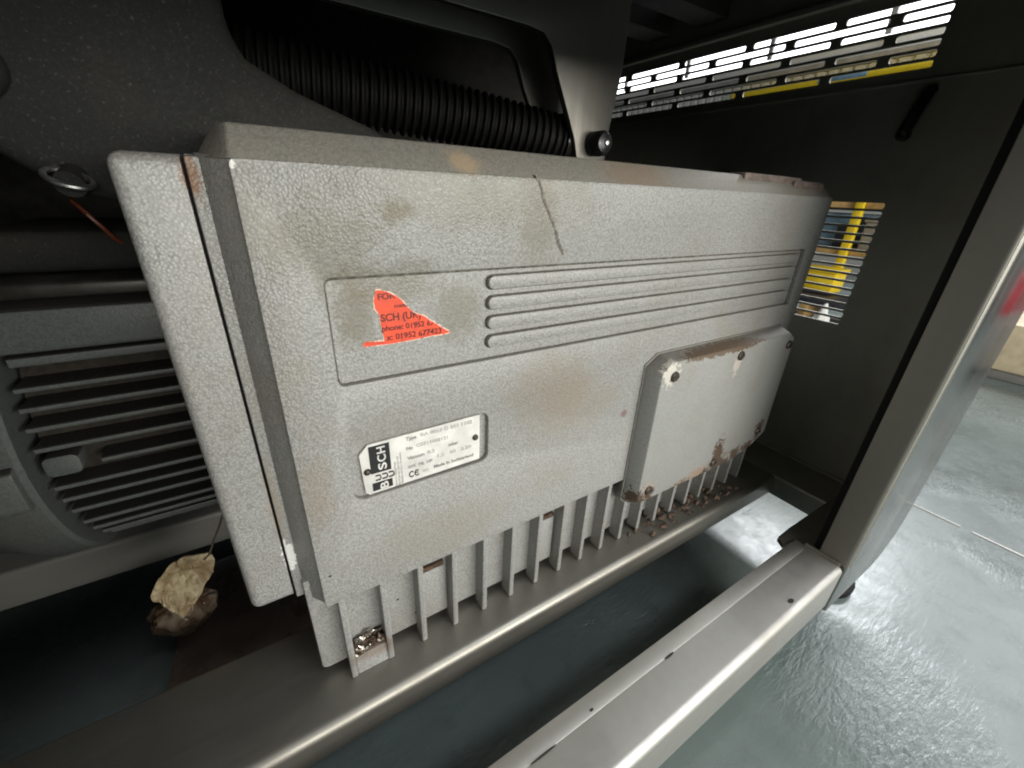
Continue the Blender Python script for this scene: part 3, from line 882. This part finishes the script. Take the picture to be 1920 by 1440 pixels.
MB().cyl((1.245, 1.627, 0.207), (1.285, 1.617, 0.203), 0.105, 24).build('hose_clamp', 'black_gloss', ho)
MB().cyl((1.262, 1.524, 0.205), (1.262, 1.54, 0.205), 0.028, 14).build('clamp_screw', 'chrome', ho)

# ================================================================== LOOSE THINGS
tg = thing('paper_tag', 'crumpled yellow oily paper tag hanging on a string under the motor', 'tag', (-0.42, 1.6, -1.56))
outl = [(-0.325, -1.300), (-0.318, -1.345), (-0.338, -1.405), (-0.395, -1.478), (-0.462, -1.556), (-0.472, -1.522), (-0.490, -1.50), (-0.505, -1.47), (-0.528, -1.435), (-0.522, -1.395), (-0.488, -1.345), (-0.455, -1.308), (-0.385, -1.276)]
bm = bmesh.new()
vs = [bm.verts.new((x, 0, z)) for x, z in outl]
bm.faces.new(vs)
bmesh.ops.triangulate(bm, faces=bm.faces[:])
for _ in range(4):
    bmesh.ops.subdivide_edges(bm, edges=[e for e in bm.edges if e.calc_length() > 0.018], cuts=1, use_grid_fill=False)
    bmesh.ops.triangulate(bm, faces=bm.faces[:])
from mathutils import noise as mnoise
for v in bm.verts:
    p = Vector((v.co.x * 9, 3.0, v.co.z * 9))
    q_ = Vector((v.co.x * 26, 7.0, v.co.z * 26))
    v.co.y = 1.57 + 0.04 * mnoise.noise(p) + 0.020 * abs(mnoise.noise(q_)) + 0.012 * abs(mnoise.noise(q_ * 2.3)) + 0.10 * (v.co.z + 1.4)
    v.co.x += 0.006 * mnoise.noise(q_ + Vector((5, 0, 0)))
bmesh.ops.recalc_face_normals(bm, faces=bm.faces[:])
r_ = bmesh.ops.extrude_face_region(bm, geom=bm.faces[:])
for g in r_['geom']:
    if isinstance(g, bmesh.types.BMVert):
        g.co.y += 0.006
for v in bm.verts:
    v.co = W(*v.co)
bmesh.ops.recalc_face_normals(bm, faces=bm.faces[:])
me = bpy.data.meshes.new('paper')
bm.to_mesh(me)
bm.free()
finish('paper', me, M['paper'], tg)
MB().tube([(-0.20, 1.63, -1.05), (-0.217, 1.60, -1.098), (-0.25, 1.585, -1.15), (-0.272, 1.58, -1.20), (-0.30, 1.575, -1.25), (-0.325, 1.575, -1.305), (-0.345, 1.572, -1.32)], 0.0035, 6).build('string', 'string', tg)
pb = bmesh.new()
bmesh.ops.create_icosphere(pb, subdivisions=4, radius=1.0)
for v in pb.verts:
    n_ = v.co.normalized()
    k = 1 + 0.22 * mnoise.noise(n_ * 2.2) - 0.16 * abs(mnoise.noise(n_ * 5)) + 0.07 * mnoise.noise(n_ * 13)
    v.co = W(-0.50 + n_.x * 0.115 * k, 1.72 + n_.y * 0.075 * k, -1.68 + n_.z * 0.10 * k)
me = bpy.data.meshes.new('bag')
pb.to_mesh(me)
pb.free()
tag(finish('plastic_bag', me, M['plastic'], None), 'crumpled brown oily clear plastic bag under the paper tag', 'plastic bag')
bo = MB().hexa([(-0.66, 1.60, -2.079), (0.35, 1.50, -2.079), (0.30, 2.45, -2.079), (-0.58, 2.40, -2.079),
                (-0.66, 1.60, -2.055), (0.35, 1.50, -2.055), (0.30, 2.45, -2.055), (-0.58, 2.40, -2.055)]).build('drip_board', 'board', None, 0.006)
tag(bo, 'dark brown oil soaked board lying on the floor under the pump', 'board')

# bright swarf lying on the foot block between the first two fins
b = MB()
for k in range(46):
    x = random.uniform(0.072, 0.172)
    y = random.uniform(1.016, 1.056)
    z = -1.474 + random.uniform(0, 0.050) * (1.0 - abs(x - 0.13) / 0.09) + 0.5 * (y - 1.016)
    a_ = random.uniform(0, math.pi)
    l_ = random.uniform(0.006, 0.016)
    dx, dz = math.cos(a_) * l_, math.sin(a_) * l_ * 0.8
    w = random.uniform(0.0022, 0.0045)
    b.tube([(x - dx, y, z - dz), (x, y - 0.004, z + 0.002), (x + dx, y, z + dz)], [w, w * 1.3, w * 0.6], 5)
tag(b.build('metal_swarf', 'brass'), 'bright metal swarf heaped between the first two fins', None, kind='stuff')
b = MB()
for k in range(60):
    x = random.uniform(0.070, 0.174)
    y = random.uniform(1.018, 1.058)
    z = -1.474 + random.uniform(-0.004, 0.035)
    s_ = random.uniform(0.004, 0.010)
    b.tube([(x - s_, y, z), (x, y, z + s_ * 0.6), (x + s_, y, z - s_ * 0.3)], [s_ * 0.5, s_, s_ * 0.4], 5)
tag(b.build('rust_crumbs', 'rust'), 'brown rust crumbs around the bright swarf', None, kind='stuff')
# rust flakes fallen from the terminal cover onto the rail
b = MB()
for k in range(130):
    f_ = random.random()
    x = 1.32 + 0.95 * f_
    y = random.uniform(0.93, 1.05)
    s_ = (0.003 + 0.017 * random.random() ** 3) * (0.6 + 0.6 * math.sin(3.0 * f_) ** 2)
    z = RZ + s_ * 0.5
    b.tube([(x - s_, y + random.uniform(-s_, s_), z), (x, y, z + s_ * 0.7), (x + s_, y + random.uniform(-s_, s_), z - s_ * 0.2)], [s_ * 0.4, s_ * random.uniform(0.6, 1.1), s_ * 0.3], 6)
tag(b.build('rust_flakes', 'rust_pale'), 'pale brown rust flakes on the rail below the terminal cover', None, kind='stuff')

# ================================================================== SEEN THROUGH THE SLOTS AND BEYOND THE POST
ra = thing('storage_rack', 'yellow upright storage rack with wooden shelves seen through the lower slots', 'storage rack', (7.2, 2.9, -2.08))
for (y0, y1) in ((2.54, 2.64), (4.4, 4.5)):
    MB().box(7.0, 7.1, y0, y1, -2.08, 1.22).build('upright', 'yellow', ra, 0.01)
    MB().box(8.4, 8.5, y0, y1, -2.08, 1.22).build('upright', 'yellow', ra, 0.01)
for z in (-0.02, -0.60, 1.0):
    MB().box(7.1, 8.4, 1.4, 4.6, z, z + 0.085).build('shelf', 'tan', ra, 0.006)
    MB().box(7.05, 7.099, 1.4, 2.535, z, z + 0.085).build('shelf_beam', 'tan', ra, 0.006)
    MB().box(7.05, 7.099, 2.645, 4.395, z, z + 0.085).build('shelf_beam', 'tan', ra, 0.006)
def tote(x0, x1, y0, y1, z0, z1, mt, label, cat):
    t_ = thing('storage_tote', label, cat, ((x0 + x1) / 2, (y0 + y1) / 2, z0))
    MB().box(x0, x1, y0, y1, z0, z1 - 0.05).build('tub', mt, t_, 0.02)
    MB().box(x0 - 0.02, x1 + 0.02, y0 - 0.02, y1 + 0.02, z1 - 0.05, z1).build('rim', mt, t_, 0.012)
    return t_
tote(7.2, 8.2, 2.66, 3.3, -0.515, -0.08, 'blue', 'pale blue tote on the wooden rack shelf behind the yellow upright', 'tote')
tote(7.15, 8.1, 2.0, 2.50, -0.515, -0.12, 'grey_far', 'grey tote on the wooden rack shelf beside the yellow upright', 'tote')
tote(6.6, 6.95, 2.42, 2.86, -1.07, -0.76, 'yellow', 'yellow tote standing low in front of the storage rack', 'tote')
db = MB().box(7.12, 7.18, 2.67, 2.80, -0.515, -0.20).build('dark_case', 'dark_box', None, 0.01)
tag(db, 'small dark case leaning on the pale blue tote', 'case')
ped = thing('pallet_stack', 'dark wooden pallet stack under the yellow tote', 'pallet stack', (6.8, 2.6, -2.08))
for z in (-2.08, -1.75, -1.40):
    MB().box(6.4, 7.0, 2.0, 3.2, z + 0.2, z + 0.3).build('deck_board', 'dark_box', ped, 0.006)
    for y in (2.0, 2.55, 3.1):
        MB().box(6.4, 7.0, y, y + 0.1, z, z + 0.195).build('bearer', 'tan', ped, 0.006)
sk = bmesh.new()
bmesh.ops.create_icosphere(sk, subdivisions=4, radius=1.0)
for v in sk.verts:
    n_ = v.co.normalized()
    k = 1 + 0.2 * mnoise.noise(n_ * 2)
    v.co = W(6.1 + n_.x * 0.15 * k, 2.24 + n_.y * 0.13 * k, -1.76 + n_.z * 0.62 * k * (1 if n_.z > 0 else 0.5))
me = bpy.data.meshes.new('sack')
sk.to_mesh(me)
sk.free()
tag(finish('sack', me, M['white'], None), 'white sack standing on the floor before the pallet stack', 'sack')

cr = thing('red_crate', 'red plastic crate beyond the machine, mirrored softly in its front post', 'crate', (9.3, -0.6, -1.2))
MB().box(8.8, 9.9, -1.6, 0.1, -1.2, -0.72).build('crate_body', 'red', cr, 0.03)
MB().box(8.76, 9.94, -1.64, 0.14, -0.715, -0.64).build('crate_rim', 'red', cr, 0.02)
cq = thing('grey_cabinet', 'grey floor cabinet carrying the red crate beyond the machine', 'cabinet', (9.3, -0.6, -2.08))
MB().box(8.7, 10.0, -1.7, 0.2, -2.0, -1.21).build('cabinet_body', 'grey_far', cq, 0.02)
MB().box(8.68, 8.697, -1.65, -0.77, -1.95, -1.26).build('cabinet_door', 'grey_far', cq, 0.006)
MB().box(8.68, 8.697, -0.73, 0.15, -1.95, -1.26).build('cabinet_door', 'grey_far', cq, 0.006)
MB().box(8.75, 9.95, -1.65, 0.15, -2.079, -2.003).build('plinth', 'dark_box', cq)
cb = thing('cream_block', 'cream coloured block standing on the floor at the far right beyond the post', 'block', (9.3, 1.0, -2.08))
MB().box(8.5, 10.0, 0.2, 1.6, -1.95, -1.32).build('block_body', 'cream', cb, 0.03)
MB().box(8.55, 9.95, 0.25, 1.55, -2.079, -1.955).build('plinth', 'grey_far', cb, 0.01)
